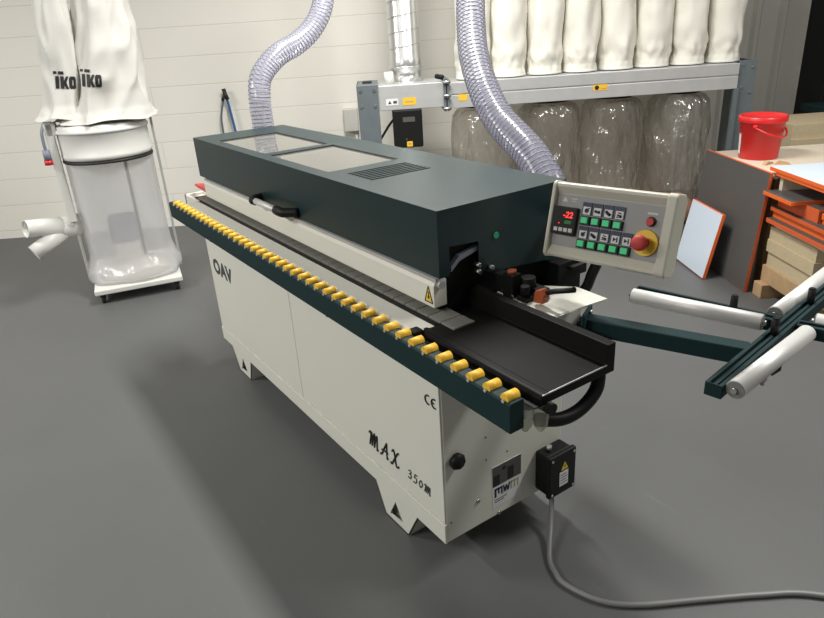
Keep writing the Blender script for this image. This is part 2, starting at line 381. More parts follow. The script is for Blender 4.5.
# isolator box on the end face
bx = B(); bx.box(0, .056, .385, .5, .15, .305); iso = bx.build('isolator_box', 'black', mc, bevel=.006)
bx = B(); bx.box(.056, .074, .38, .505, .145, .31); bx.build('box_lid', 'black', iso, bevel=.004)
for (y, z) in ((.392, .158), (.493, .158), (.392, .297), (.493, .297)):
    s_ = B(); s_.cyl((.074, y, z), (.077, y, z), .005, seg=10); s_.build('screw', 'steel', iso)
w_ = B(); w_.box(.0742, .0748, .427, .468, .178, .236); w_.build('rating_label', 'white', iso)
for q in range(4):
    w_ = B(); w_.box(.0748, .075, .431, .464 - .006 * (q % 2), .189 + q * .011, .192 + q * .011); w_.build('label_print', 'grey_ink', iso)
w_ = B(); w_.prism([(.433, .242), (.467, .242), (.45, .274)], 'x', .0742, .0748); w_.build('warning_triangle', 'ytri', iso)
w_ = B(); w_.prism([(.452, .265), (.446, .256), (.4505, .256), (.447, .246), (.455, .258), (.451, .258)], 'x', .0748, .0752); w_.build('bolt_symbol', 'ink', iso)
w_ = B(); w_.cyl((.037, .43, .135), (.037, .43, .152), .012); w_.cyl((.037, .43, .132), (.037, .43, .137), .0095); w_.build('cable_gland', 'black', iso)
w_ = B(); w_.cyl((.03, .42, .305), (.03, .42, .325), .009); w_.build('cable_gland', 'steel', iso)
# bed: white strip, chain, end block
bd = B(); bd.prism([(-.08, .8), (-.08, .894), (-.074, .9), (-.012, .9), (-.009, .897), (-.009, .8)], 'x', -1.97, .008); bd.build('bed_cover_strip', 'beam', mc, bevel=.002)
bd = B(); bd.box(-1.97, .0, -.02, .5, .8, .885); bd.build('chain_bed', 'dark', mc)
bd = B(); bd.box(-2.19, -1.975, -.012, .0, .8, .9); bd.box(-2.19, -1.975, .085, .12, .8, .9); bd.box(-2.19, -1.975, 0, .085, .8, .885); bd.box(-2.19, -2.17, -.012, .12, .8, .9); bd.build('outfeed_block', 'beam', mc, bevel=.002)
ch = B(); ch.box(-2.1, .02, .012, .088, .885, .894); ch.box(-1.97, .0, -.009, .008, .88, .899); chain = ch.build('feed_chain', 'dark', mc)
pb = B(); pb.box(-.028, .028, .012, .086, .894, .903); pad0 = pb.build('chain_pad', 'chain', chain, loc=(.035, 0, 0), bevel=.002)
for q in range(1, 36):
    o = pad0.copy(); COL.objects.link(o); o.parent = chain; o.location = (.035 - q * .0585, 0, 0)
fl = B(); fl.prism([(-2.17, .045), (-1.953, .032), (-1.953, .085), (-2.12, .1)], 'z', .935, .95); fl.build('outfeed_flap', 'red', mc, bevel=.004)
# pressure beam
pbm = B(); pbm.prism([(.03, .921), (.03, .985), (.036, .996), (.047, 1.0), (.075, 1.0), (.075, .921)], 'x', -1.953, -.045); beam = pbm.build('pressure_beam', 'beam', mc, bevel=.002)
pr = B(); pr.box(-1.953, -.04, .034, .05, .997, 1.008); pr.build('beam_rail', 'galv', beam)
w_ = B(); w_.prism([(-.083, .937), (-.055, .937), (-.069, .976)], 'y', .0288, .03); w_.build('warning_triangle', 'ytri', beam)
w_ = B(); 
for p, q in (((-.087, .934), (-.051, .934)), ((-.051, .934), (-.069, .981)), ((-.069, .981), (-.087, .934))): w_.tube([(p[0], .0291, p[1]), (q[0], .0291, q[1])], .0016, 6)
w_.cyl((-.069, .0285, .949), (-.069, .03, .949), .005, seg=10); w_.box(-.0712, -.0668, .0284, .03, .95, .966); w_.build('warning_symbol', 'ink', beam)
w_ = B(); w_.cyl((-.045, .05, .99), (-.03, .05, .99), .012); w_.build('adjuster_knob', 'galv', beam)
# hood
HX0, HX1, HY0, HY1, HZ0, HZ1 = -2.04, -.033, .043, .528, 1.009, 1.198
h = B(); h.m('hood')
sl = [-.645 + .0235 * q for q in range(7)]
xs = [HX0, -1.805, -1.275, -1.215, -.722] + [v for q in sl for v in (q, q + .0135)] + [HX1]
ys = [HY0, .095, .125, .365, .385, HY1]
G = {}
def gv(i, j):
    if (i, j) not in G: G[i, j] = h.v((xs[i], ys[j], HZ1))
    return G[i, j]
slots = {5 + 2 * q for q in range(7)}
for i in range(len(xs) - 1):
    for j in range(len(ys) - 1):
        if i in (1, 3) and j in (1, 2, 3): continue
        if i in slots and j == 2: continue
        h.f([gv(i, j), gv(i + 1, j), gv(i + 1, j + 1), gv(i, j + 1)])
nx, ny = len(xs) - 1, len(ys) - 1
fl_, fr_ = h.v((HX0, HY0, HZ0)), h.v((HX1, HY0, HZ0)); h.f([fl_, fr_] + [gv(i, 0) for i in range(nx, -1, -1)])
bl_, br_ = h.v((HX0, HY1, HZ0)), h.v((HX1, HY1, .94)); h.f([br_, bl_] + [gv(i, ny) for i in range(nx + 1)])
h.f([bl_, fl_] + [gv(0, j) for j in range(ny + 1)])
e_ = [h.v((HX1, y, z)) for (y, z) in ((.08, 1.009), (.08, 1.092), (.183, 1.084), (.183, .996), (.23, .982), (.444, .963))]
h.f([fr_] + e_ + [br_] + [gv(nx, j) for j in range(ny, -1, -1)])
hood = h.build('hood', 'hood', mc, solid=.003)
for xa, xb in ((-1.805, -1.275), (-1.215, -.722)):
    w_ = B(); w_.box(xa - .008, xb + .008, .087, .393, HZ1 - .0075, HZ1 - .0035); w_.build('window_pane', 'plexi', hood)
    w_ = B()
    w_.box(xa, xb, .3805, .3845, HZ1 - .0032, HZ1 + .0015); w_.box(xa, xa + .005, .096, .384, HZ1 - .0032, HZ1 + .0015); w_.build('window_seal', 'ink', hood)
ins = B(); ins.box(-2.0, -.09, .075, .5, .885, 1.03); ins.build('feed_unit', 'cream', mc)  # cream colour put in to brighten the hood windows above
ins = B(); ins.box(-.09, -.06, .06, .5, .885, 1.09); ins.build('bulkhead', 'dark', mc)
lamp = B(); lamp.cyl((HX1, .247, 1.088), (HX1 + .004, .247, 1.088), .0095, seg=16); lamp.m('greenlamp'); lamp.build('indicator_lamp', 'greenlamp', hood)
for (y, z) in ((.219, 1.001), (.172, 1.02), (.172, 1.0)):
    w_ = B(); w_.cyl((-.04, y, z), (-.012, y, z), .0065, seg=10); w_.build('screw', 'steel', hood)
w_ = B(); w_.prism([(.09, 1.03), (.12, 1.055), (.2, 1.072), (.2, 1.06), (.12, 1.04), (.09, 1.015)], 'x', -.058, -.04); w_.build('lever', 'motor', mc)
# hood handle
hd = B(); hd.m('rollsteel').cyl((-1.2, -.002, 1.032), (-.99, -.002, 1.032), .0135, seg=20); handle = hd.build('hood_handle', 'rollsteel', hood)
for xa, xb in ((-1.25, -1.2), (-1.0, -.9)):
    w_ = B()
    w_.tube(smooth_path([(xb if xb < -1.1 else xa, -.002, 1.032), ((xa + xb) / 2, -.003, 1.032), ((xa + .25 * (xb - xa)) if xb < -1.1 else (xb - .3 * (xb - xa)), .012, 1.032), (xa if xb < -1.1 else xb, .044, 1.032)], 5), .018, 14)
    w_.build('handle_bracket', 'black', hood)
# support rail and rollers
rl = B(); rl.prism([(-.126, .822), (-.126, .893), (-.121, .898), (-.088, .898), (-.085, .895), (-.085, .822)], 'x', -2.085, .43); rail = rl.build('support_rail', 'green', mc, bevel=.002)
for xh in (-1.496, -.411, -.02):
    if xh > -.1: continue
    w_ = B(); w_.cyl((xh, -.1268, .83), (xh, -.125, .83), .0095, seg=14); w_.build('bolt_hole', 'ink', rail)
for xa in (-1.8, -1.0, -.15):
    w_ = B(); w_.box(xa, xa + .06, -.09, .0, .805, .85); w_.build('rail_bracket', 'dark', mc)
r_ = B(); r_.m('yellow')
r_.cyl((0, -.122, .9005), (0, -.086, .9005), .0125, seg=20)
r_.m('pin').cyl((0, -.1275, .896), (0, -.122, .896), .0042, seg=8)
ro0 = r_.build('roller', None, rail, loc=(.407, 0, 0))
for q in range(1, 42):
    o = ro0.copy(); COL.objects.link(o); o.parent = rail; o.location = (.407 - .0588 * q, 0, 0)
# infeed table
t = B(); prof = [(-.052, .874), (-.054, .888), (-.05, .898), (-.044, .9), (-.03, .9), (-.028, .898), (.158, .898), (.16, .95), (.186, .95), (.186, .874)]
t.prism(prof, 'x', .0, .449); tb = t.build('infeed_table', 'table', mc, bevel=.0025)
w_ = B(); w_.box(-.16, .0, .16, .186, .874, .95); w_.build('fence_extension', 'table', tb)
w_ = B(); w_.box(-.0, .3, -.02, .15, .83, .874); w_.build('table_bracket', 'dark', mc)
w_ = B(); w_.box(.4475, .450, -.05, .158, .8965, .8995); w_.build('table_edge', 'edge', tb)
w_ = B(); w_.box(-.02, .012, -.081, -.05, .86, .903); w_.build('table_end_cap', 'black', tb, bevel=.004)
w_ = B(); w_.cyl((.40, -.03, .862), (.462, -.03, .862), .014, seg=18); w_.build('locking_knob', 'black', tb)
w_ = B(); w_.tube(smooth_path([(.405, -.02, .803), (.42, .045, .786), (.425, .105, .792), (.425, .155, .825), (.415, .175, .874)], 8), .0165, 14); w_.build('bent_handle', 'black', tb)
# air filter bowls under the rail end
fb = B(); fb.box(.33, .447, -.07, -.02, .8705, .874); air = fb.build('air_regulator', 'dark', mc, bevel=.004)
for (xx, yy, zz) in ((.408, -.060, .8705), (.43, -.034, .8705)):
    w_ = B(); w_.lathe([(.0, -.08), (.006, -.077), (.016, -.062), (.0185, -.03), (.0185, 0), (.0, .0)], c=(xx, yy, zz), seg=16); w_.build('filter_bowl', 'glassbowl', air)
w_ = B(); w_.lathe([(.019, -.036), (.019, -.014)], c=(.408, -.060, .8705), seg=16); w_.build('bowl_label', 'white', air)
w_ = B(); w_.box(.0, .33, -.066, -.05, .845, .868); w_.build('air_regulator_bracket', 'dark', mc)
# tape guide head
tg = B(); tg.box(-.02, .03, .225, .265, .9, .985); tg.box(.0, .13, .26, .3, .9, .96); tg.box(.03, .07, .215, .25, .9, 1.0); tg.box(.08, .12, .22, .26, .9, .945); tg.cyl((.075, .27, .9), (.075, .27, .985), .022); tg.cyl((.1, .235, .95), (.1, .235, .975), .014)
tape = tg.build('tape_guide', 'dark', mc, bevel=.003)
w_ = B(); w_.cyl((.05, .232, 1.0), (.05, .232, 1.008), .013, seg=12); w_.build('orange_cap', 'orange', tape)
w_ = B(); w_.prism([(.14, .94), (.175, .945), (.18, .97), (.165, .985), (.145, .975)], 'y', .225, .25); w_.build('orange_clamp', 'orange', tape, bevel=.003)
w_ = B(); w_.tube([(.13, .24, .955), (.2, .245, .985), (.262, .25, 1.006)], .0075, 10); w_.build('clamp_lever', 'black', tape)
for p in ((.072, .2145, .94), (.031, .222, .945), (.118, .218, .93)):
    w_ = B(); w_.cyl(p, (p[0], p[1] - .006, p[2]), .007, seg=10); w_.build('adjuster_screw', 'steel', tape)
w_ = B(); w_.box(-.033, .01, .46, .56, .84, .955); w_.box(.01, .03, .5, .565, .93, .942); w_.build('rear_guard', 'dark', mc, bevel=.003)
# reel tray
tr_ = B(); tr_.prism([(.0, .22), (.226, .205), (.243, .405), (.13, .41), (.0, .30)], 'z', .926, .932); tr_.box(.228, .234, .205, .31, .85, .93); tr_.box(.0, .228, .204, .21, .89, .93); tr_.build('reel_tray', 'cream', mc, bevel=.001)
tb_ = B(); tb_.box(-.0, .264, .295, .335, .86, .89); tb_.build('arm_bracket', 'green', mc)
# roller rest: cantilever arm with two crossed bars and free rollers
ez = Vector((0, 0, 1))
def beam_frame(p0, p1):
    p0, p1 = Vector(p0), Vector(p1); ax = (p1 - p0).normalized(); ay = ez.cross(ax).normalized(); az = ax.cross(ay)
    return Matrix.Translation(p0) @ Matrix(((ax.x, ay.x, az.x, 0), (ax.y, ay.y, az.y, 0), (ax.z, ay.z, az.z, 0), (0, 0, 0, 1))), (p1 - p0).length
ar = B(); TA, Ln = beam_frame((.252, .312, .889), (.60, .492, .872))
ar.box(0, Ln, -.023, .023, -.024, .022, TA); ar.box(-.004, .006, -.05, .034, -.04, .044, TA)
rest = ar.build('roller_rest_arm', 'green', mc, bevel=.004)
w_ = B(); q = TA @ Vector((.006, 0, .036)); w_.cyl(q, q + Vector((.006, .003, 0)), .006, seg=10); w_.build('bolt', 'steel', rest)
def channel(p0, p1, w=.019):
    b_ = B(); T, L_ = beam_frame(p0, p1)
    b_.box(0, L_, -w, w, -.033, -.012, T); b_.box(0, L_, -w, -w + .009, -.012, 0, T); b_.box(0, L_, w - .009, w, -.012, 0, T); b_.box(0, L_, -.004, .004, -.012, -.004, T); b_.box(-.002, .001, -w, w, -.033, 0, T)
    b_.build('cross_bar', 'green', rest, bevel=.0015)
channel((.652, .262, .9), (.527, 1.16, .9)); channel((.214, .572, .91), (.576, .674, .9)); channel((.616, .686, .9), (.98, .792, .9))
def rest_roller(p0, p1, z=.893):
    b_ = B(); p0, p1 = Vector((*p0, z)), Vector((*p1, z)); dd = (p1 - p0).normalized()
    b_.m('rollsteel').cyl(p0 + dd * .004, p1 - dd * .004, .0212, seg=28)
    o = b_.build('free_roller', None, rest)
    for p, s_ in ((p0, 1), (p1, -1)):
        w = B(); w.cyl(p + dd * s_ * .0015, p + dd * s_ * .005, .0195, seg=24); w.build('roller_end', 'chain', rest)
        w = B(); w.cyl(p - dd * s_ * .006, p + dd * s_ * .003, .0065, seg=10); w.build('roller_axle', 'steel', rest)
rest_roller((.69, .278), (.652, .657)); rest_roller((.546, .702), (.49, 1.13)); rest_roller((.226, .531), (.561, .622), .9); rest_roller((.63, .735), (.96, .832))
for p in ((.466, .642), (.607, .585), (.573, .828)):
    w_ = B(); w_.cyl((*p, .89), (*p, .938), .0095, seg=16); w_.cyl((*p, .938), (*p, .941), .008, seg=16); w_.build('stop_post', 'black', rest)
w_ = B(); w_.cyl((.64, .50, .80), (.64, .50, .85), .005, seg=10); w_.cyl((.64, .50, .812), (.64, .50, .822), .009, seg=6); w_.build('clamp_bolt', 'steel', rest)
w_ = B(); w_.box(.61, .66, .5, .54, .832, .868); w_.build('arm_clamp', 'green', rest, bevel=.002)
# control panel on its own bracket
PW, PH = .32, .198
prof = [(.0, -.099 + .03), (-.012, -.099 + .012), (-.012, -.099 + .004), (-.004, -.099), (.03, -.099), (.045, -.08), (.045, .08), (.03, .099), (-.004, .099), (-.012, .095), (-.012, .087), (.0, .069)]
p_ = B(); p_.prism(prof, 'x', -.152, .152)
panel = p_.build('control_panel', 'panelbeige', mc, loc=(.258, .36, 1.148), rot=(-.266, -.012, .199), bevel=.003)
for xa, xb in ((-.162, -.15), (.15, .176)):
    w_ = B(); w_.prism([(-.016, -.093), (-.008, -.1015), (.033, -.1015), (.049, -.083), (.049, .083), (.033, .1015), (-.008, .1015), (-.016, .093)], 'x', xa, xb); w_.build('end_cap', 'panelbeige', panel, bevel=.004)
w_ = B(); w_.box(-.15, .15, -.0012, .0, -.068, .068); w_.build('face_plate', 'panelgrey', panel)
w_ = B(); w_.box(-.148, -.078, -.014, -.001, -.037, .036); w_.build('display_unit', 'ink', panel, bevel=.003)
w_ = B(); w_.box(-.145, -.081, -.0146, -.014, -.034, .033); w_.build('display_glass', 'black', panel)
FP = lambda x, z, y: Matrix.Translation((x, y, z)) @ Matrix.Rotation(PI / 2, 4, 'X')
text('display_digits', '-22', .022, 'led', panel, FP(-.103, .015, -.015), shear=.12, extr=.0003, bold=.0006)
text('display_digits', '000', .013, 'ledg', panel, FP(-.101, -.004, -.015), shear=.12, extr=.0003)
w_ = B(); w_.cyl((-.126, -.0155, -.008), (-.126, -.0146, -.008), .0018, seg=8); w_.build('status_light', 'led', panel)
for q in range(4):
    w_ = B(); xq = -.139 + q * .0145; w_.box(xq, xq + .011, -.0156, -.0146, -.029, -.019); w_.m('grey_ink').box(xq + .004, xq + .007, -.016, -.0156, -.027, -.021)
    w_.mats = ['wallbox', 'grey_ink']; w_.build('display_key', None, panel)
def push(x, zi, zb, kind):
    w_ = B(); w_.m('navy').box(x - .0135, x + .0135, -.004, -.001, zi - .012, zi + .02)
    w_.m('icon').box(x - .0105, x + .0105, -.0046, -.004, zi - .011, zi + .009)
    w_.m('ink')
    c0 = Vector((x, -.005, zi - .001))
    if kind == 0: w_.cyl((x, -.0052, zi - .001), (x, -.0046, zi - .001), .006, seg=12); w_.tube([(x - .002, -.005, zi), (x + .007, -.005, zi + .006)], .0014, 5)
    elif kind == 1: w_.tube([(x - .008, -.005, zi), (x + .008, -.005, zi - .002)], .0022, 5); w_.cyl((x - .004, -.0052, zi), (x - .004, -.0046, zi), .004, seg=8); w_.cyl((x + .004, -.0052, zi - .001), (x + .004, -.0046, zi - .001), .004, seg=8)
    elif kind == 2: w_.tube([(x - .007, -.005, zi + .004), (x + .007, -.005, zi - .004)], .0032, 6); w_.tube([(x - .008, -.005, zi), (x + .004, -.005, zi - .007)], .001, 5)
    elif kind == 3: w_.tube([(x - .007, -.005, zi - .006), (x + .007, -.005, zi - .006)], .0013, 5); w_.tube([(x - .005, -.005, zi - .001), (x + .006, -.005, zi - .003)], .0024, 6); w_.tube([(x - .004, -.005, zi + .005), (x + .005, -.005, zi + .003)], .0013, 5)
    else: w_.prism([(x - .006, zi + .005), (x - .006, zi - .006), (x + .003, zi)], 'y', -.0052, -.0046); w_.tube([(x + .005, -.005, zi + .006), (x + .005, -.005, zi - .007)], .0015, 5)
    w_.build('symbol_tile', None, panel)
    w_ = B(); w_.m('ink').box(x - .0135, x + .0135, -.008, -.001, zb - .0125, zb + .0105); w_.m('gbutton').box(x - .0092, x + .0092, -.0125, -.008, zb - .008, zb + .0075); w_.build('push_button', None, panel, bevel=.001)
for q, kd in enumerate((0, 1, 2, 3)): push(-.057 + q * .0303, .034, .0085, kd)
for q, kd in enumerate((0, 2, 3, 4, 4)): push(-.057 + q * .0303, -.0275, -.052, kd)
w_ = B(); w_.m('ink').cyl((.117, -.004, .028), (.117, -.001, .028), .0125, seg=18); w_.m('stopred').cyl((.117, -.012, .028), (.117, -.004, .028), .0088, seg=18); w_.build('stop_button', None, panel)
w_ = B(); w_.m('stopyel').cyl((.113, -.0085, -.024), (.113, -.001, -.024), .0315, .0325, seg=32); em = w_.build('emergency_stop', None, panel)
w_ = B(); w_.m('stopred').lathe([(.0, .042), (.012, .0415), (.0185, .037), (.0195, .03), (.0185, .024), (.012, .02), (.012, .0)], c=(0, 0, 0), seg=24, T=Matrix.Translation((.113, -.0085, -.024)) @ Matrix.Rotation(PI / 2, 4, 'X')); w_.build('mushroom_head', None, em)
for xq, kd in ((-.125, 0), (-.098, 1)):
    w_ = B()
    if kd == 0: w_.prism([(xq - .008, .049), (xq + .008, .049), (xq, .061)], 'y', -.0018, -.0012)
    else: w_.box(xq - .009, xq + .009, -.0018, -.0012, .057, .059); w_.box(xq - .006, xq + .006, -.0018, -.0012, .051, .053)
    w_.build('printed_symbol', 'wallbox', panel)
w_ = B(); w_.box(.104, .13, -.0018, -.0012, .045, .05); w_.build('printed_symbol', 'wallbox', panel)
w_ = B(); w_.tube([(-.033, .5, 1.1), (.08, .5, 1.115), (.22, .42, 1.14)], .022, 14); w_.build('panel_arm', 'black', mc)
w_ = B(); w_.tube(smooth_path([(.19, .43, 1.09), (.165, .455, 1.02), (.13, .47, .955), (.085, .49, .885), (.0, .5, .84)], 6), .0155, 12); w_.build('panel_cable', 'black', mc)
# dust ports at the back of the machine
w_ = B(); w_.box(-2.29, -2.06, .39, .585, .75, 1.06); w_.box(-2.06, -1.99, .42, .5, .78, .86); w_.cyl((-2.187, .478, 1.06), (-2.187, .478, 1.13), .058); w_.build('dust_port', 'dark', mc)
w_ = B(); w_.box(-.30, -.17, .507, .6, .83, .9); w_.box(-.30, -.13, .58, .75, .82, .93); w_.cyl((-.215, .664, .93), (-.215, .664, 1.0), .058); w_.build('dust_port', 'dark', mc)

# ------------------------------------------------------------------ power cable on the floor
pc = B(); pc.tube(smooth_path([(.037, .43, .1265), (.047, .422, .09), (.09, .375, .045), (.165, .293, .0135), (.215, .265, .0105), (.272, .253, .0105), (.379, .288, .0105), (.462, .369, .0105), (.559, .523, .0105), (.657, .678, .0105), (.75, .80, .0105), (.95, .95, .0105)], 8), .0088, 12)
tag(pc.build('power_cable', 'cable'), 'grey flexible conduit cable running from the black isolator box across the floor', 'cable')

# ------------------------------------------------------------------ flexible hoses
def hose(path, R, label):
    P = smooth_path(path, 10)
    e = empty('flexible_hose', P[0]); off = -Vector(P[0])
    h_ = B(); h_.tube(P, R, 24, cap=False); h_.build('hose_wall', 'hosefilm', e, loc=off)
    h_ = B(); h_.helix(P, R * 1.0, .0205, .0023); h_.build('spiral_rib', 'wire', e, loc=off)
    d0 = (P[2] - P[0]).normalized()
    h_ = B(); h_.tube([P[0], P[0] + d0 * .03], R * 1.07, 24); h_.build('hose_clamp', 'black', e, loc=off)
    tag(e, label, 'hose', 'clear suction hoses')
    return e
hose([(-2.187, .478, 1.133), (-2.187, .478, 1.22), (-2.19, .482, 1.33), (-2.215, .52, 1.44), (-2.24, .64, 1.535), (-2.26, .77, 1.585), (-2.27, .885, 1.66), (-2.285, .965, 1.76), (-2.33, 1.02, 1.89), (-2.38, 1.06, 2.04), (-2.42, 1.1, 2.25)], .058, 'clear spiral suction hose bending up from the far end of the machine hood')
hose([(-.215, .668, 1.012), (-.215, .668, 1.05), (-.24, .678, 1.105), (-.305, .697, 1.158), (-.382, .716, 1.208), (-.465, .73, 1.25), (-.585, .75, 1.31), (-.71, .79, 1.405), (-.835, .85, 1.52), (-.945, .93, 1.648), (-1.015, .99, 1.762), (-1.08, 1.04, 1.88), (-1.14, 1.08, 2.02), (-1.18, 1.1, 2.25)], .0585, 'clear suction hose curving down behind the near end of the machine hood')

# ================================================================== FILTER UNIT AGAINST THE WALL
fu = wempty('filter_unit', 2.0, 1.2)
tag(fu, 'galvanised bag filter unit with a long horizontal beam before the wall', 'dust filter')
FU = lambda u, d, z: (u - 2.0, -(d - 1.2), z)
def fbox(b_, u0, u1, d0, d1, z0, z1): b_.box(u0 - 2, u1 - 2, -(d1 - 1.2), -(d0 - 1.2), z0, z1)
w_ = B(); fbox(w_, 2.015, 2.50, .72, 1.19, 1.07, 1.245); w_.build('beam_section', 'galv', fu, bevel=.004)
w_ = B(); w_.prism([(0, 1.055), (0, 1.145), (.012, 1.15), (.0, 1.155), (0, 1.235), (.47, 1.235), (.47, 1.055)], 'x', .53, 2.69, Matrix.Translation((0, .01, 0))); w_.build('beam_section', 'galv', fu, bevel=.003)
w_ = B(); fbox(w_, 2.49, 2.508, .70, 1.215, 1.04, 1.27); fbox(w_, 2.515, 2.53, .70, 1.215, 1.04, 1.265); w_.build('flange', 'galvblue', fu, bevel=.002)
for z in (1.06, 1.15, 1.245):
    w_ = B(); w_.cyl(FU(2.485, 1.225, z), FU(2.54, 1.225, z), .012, seg=8); w_.build('flange_bolt', 'steel', fu)
w_ = B(); w_.tube([FU(2.44, 1.16, 1.285), FU(2.49, 1.2, 1.275)], .016, 8); w_.build('flange_clamp', 'dark', fu)
w_ = B(); fbox(w_, 1.857, 2.013, 1.19, 1.2, .0, 1.258); fbox(w_, 1.857, 1.865, .74, 1.19, .0, 1.258); fbox(w_, 1.857, 2.013, .74, 1.19, 1.25, 1.258); w_.build('end_leg', 'galvblue', fu, bevel=.002)
for (u, z) in ((1.885, 1.22), (1.985, 1.22), (1.885, 1.11), (1.985, 1.11)):
    w_ = B(); w_.cyl(FU(u, 1.2, z), FU(u, 1.206, z), .012, seg=8); w_.build('bolt', 'steel', fu)
w_ = B(); fbox(w_, 1.9, 1.97, .95, 1.05, 1.258, 1.27); w_.build('slot_plate', 'ink', fu)
w_ = B(); fbox(w_, 4.665, 4.70, 1.17, 1.2, .0, 1.06); fbox(w_, 4.70, 4.83, 1.15, 1.17, 0, 1.25); fbox(w_, 4.82, 4.83, .74, 1.15, 0, 1.25); w_.build('end_leg', 'galvblue', fu, bevel=.002)
for (u, z) in ((4.73, 1.22), (4.80, 1.2), (4.73, 1.06), (4.80, 1.02)):
    w_ = B(); w_.cyl(FU(u, 1.17, z), FU(u, 1.176, z), .011, seg=8); w_.build('bolt', 'steel', fu)
# labels
def flabel(u0, u1, z0, z1, mk, name='label', d=1.1905):
    w = B(); w.m(mk); fbox(w, u0, u1, d, d + .0015, z0, z1)
    return w
flabel(2.065, 2.155, 1.105, 1.15, 'white').build('rating_label', None, fu)
w_ = B(); w_.prism([(.08, 1.117), (.105, 1.117), (.0925, 1.138)], 'y', .0065, .0076); w_.build('label_print', 'ink', fu)
flabel(2.118, 2.145, 1.118, 1.136, 'grey_ink', d=1.192).build('label_print', None, fu)
flabel(2.188, 2.285, 1.1, 1.152, 'ybox').build('warning_label', None, fu)
flabel(2.205, 2.268, 1.122, 1.128, 'timber', d=1.192).build('label_print', None, fu)
flabel(2.60, 2.665, 1.105, 1.15, 'ybox').build('warning_label', None, fu)
flabel(3.60, 3.705, 1.11, 1.152, 'ybox').build('warning_label', None, fu)
w_ = B(); w_.cyl((1.627, .0065, 1.131), (1.627, .008, 1.131), .016, seg=16); w_.build('label_print', 'ink', fu)
flabel(3.655, 3.695, 1.122, 1.127, 'timber', d=1.192).build('label_print', None, fu)
# round outlets on top
w_ = B(); w_.cyl(FU(2.10, 1.05, 1.245), FU(2.10, 1.05, 1.33), .035, seg=20); w_.build('capped_outlet', 'whitepaint', fu)
w_ = B(); w_.lathe([(.125, 1.245), (.125, 1.252), (.112, 1.253), (.112, 1.34), (.122, 1.345), (.122, 1.36), (.116, 1.362)], c=FU(2.235, .95, 0), seg=32); w_.build('duct_collar', 'duct', fu)
# control box under the beam
w_ = B(); fbox(w_, 2.105, 2.325, 1.05, 1.19, .79, 1.07); cbx = w_.build('control_box', 'black', fu, bevel=.012)
w_ = B(); fbox(w_, 2.18, 2.27, 1.19, 1.193, .98, 1.015); w_.build('box_window', 'greyboard', cbx)
w_ = B(); fbox(w_, 2.2, 2.243, 1.19, 1.192, .80, .838); w_.build('warning_label', 'ybox', cbx)
w_ = B(); fbox(w_, 2.211, 2.232, 1.192, 1.193, .815, .825); w_.build('label_print', 'timber', cbx)
w_ = B(); w_.cyl(FU(2.2, 1.19, .855), FU(2.2, 1.2, .855), .007, seg=10); w_.build('box_key', 'grey_ink', cbx)
w_ = B(); w_.tube(smooth_path([FU(2.11, 1.1, .99), FU(2.06, 1.1, .93), FU(1.98, 1.1, .8), FU(1.94, 1.1, .6)], 5), .009, 8); w_.build('box_cable', 'ink', cbx)
# fabric filter bags
def fabric_bag(u, d, r, seed, name='filter_bag'):
    w = B(); seg = 40; prof = [(.80, 1.243), (.95, 1.246), (.985, 1.255), (.965, 1.275), (.93, 1.30), (.96, 1.34), (1.0, 1.40), (1.01, 1.5), (1.0, 1.62), (.98, 1.75), (1.0, 1.9), (.98, 2.1), (.98, 2.3), (.5, 2.34)]
    pf = []
    for k in range(len(prof) - 1):
        n_ = 5 if prof[k][1] > 1.27 else 2
        for q in range(n_): t = q / n_; pf.append((r * (prof[k][0] * (1 - t) + prof[k + 1][0] * t), prof[k][1] * (1 - t) + prof[k + 1][1] * t))
    pf.append((r * prof[-1][0], prof[-1][1]))
    def fn(p, a, z):
        amp = .024 * min(1, max(0, (z - 1.265) / .08)) * (1.25 - .5 * min(1, max(0, (z - 1.3) / .35)))
        nv = noise.noise(Vector((math.cos(a) * 1.6 + seed * 3.7, math.sin(a) * 1.6, z * 5))) + (.25 + .8 * max(0, 1 - abs(z - 1.35) / .13)) * noise.noise(Vector((math.cos(a) * 3.2, math.sin(a) * 3.2 + seed, z * 12 + a * 1.6)))
        cr = .006 * math.sin(a * 13 + seed) * max(0, 1 - abs(z - 1.285) / .04)
        s_ = 1 + (amp * nv + cr) / r
        return Vector((p.x * s_, p.y * s_, p.z))
    w.lathe(pf, c=FU(u, d, 0), seg=seg, fn=fn, cap1=True, cap0=True)
    o = w.build(name, 'fabric', fu, subd=1)
    w = B(); w.lathe([(r * .985, 1.242), (r * 1.0, 1.246), (r * 1.0, 1.256), (r * .96, 1.258)], c=FU(u, d, 0), seg=32); w.build('bag_band', 'whitepaint', o)
for q in range(8):
    fabric_bag(2.735 + q * .2715, 1.0, .129, q)
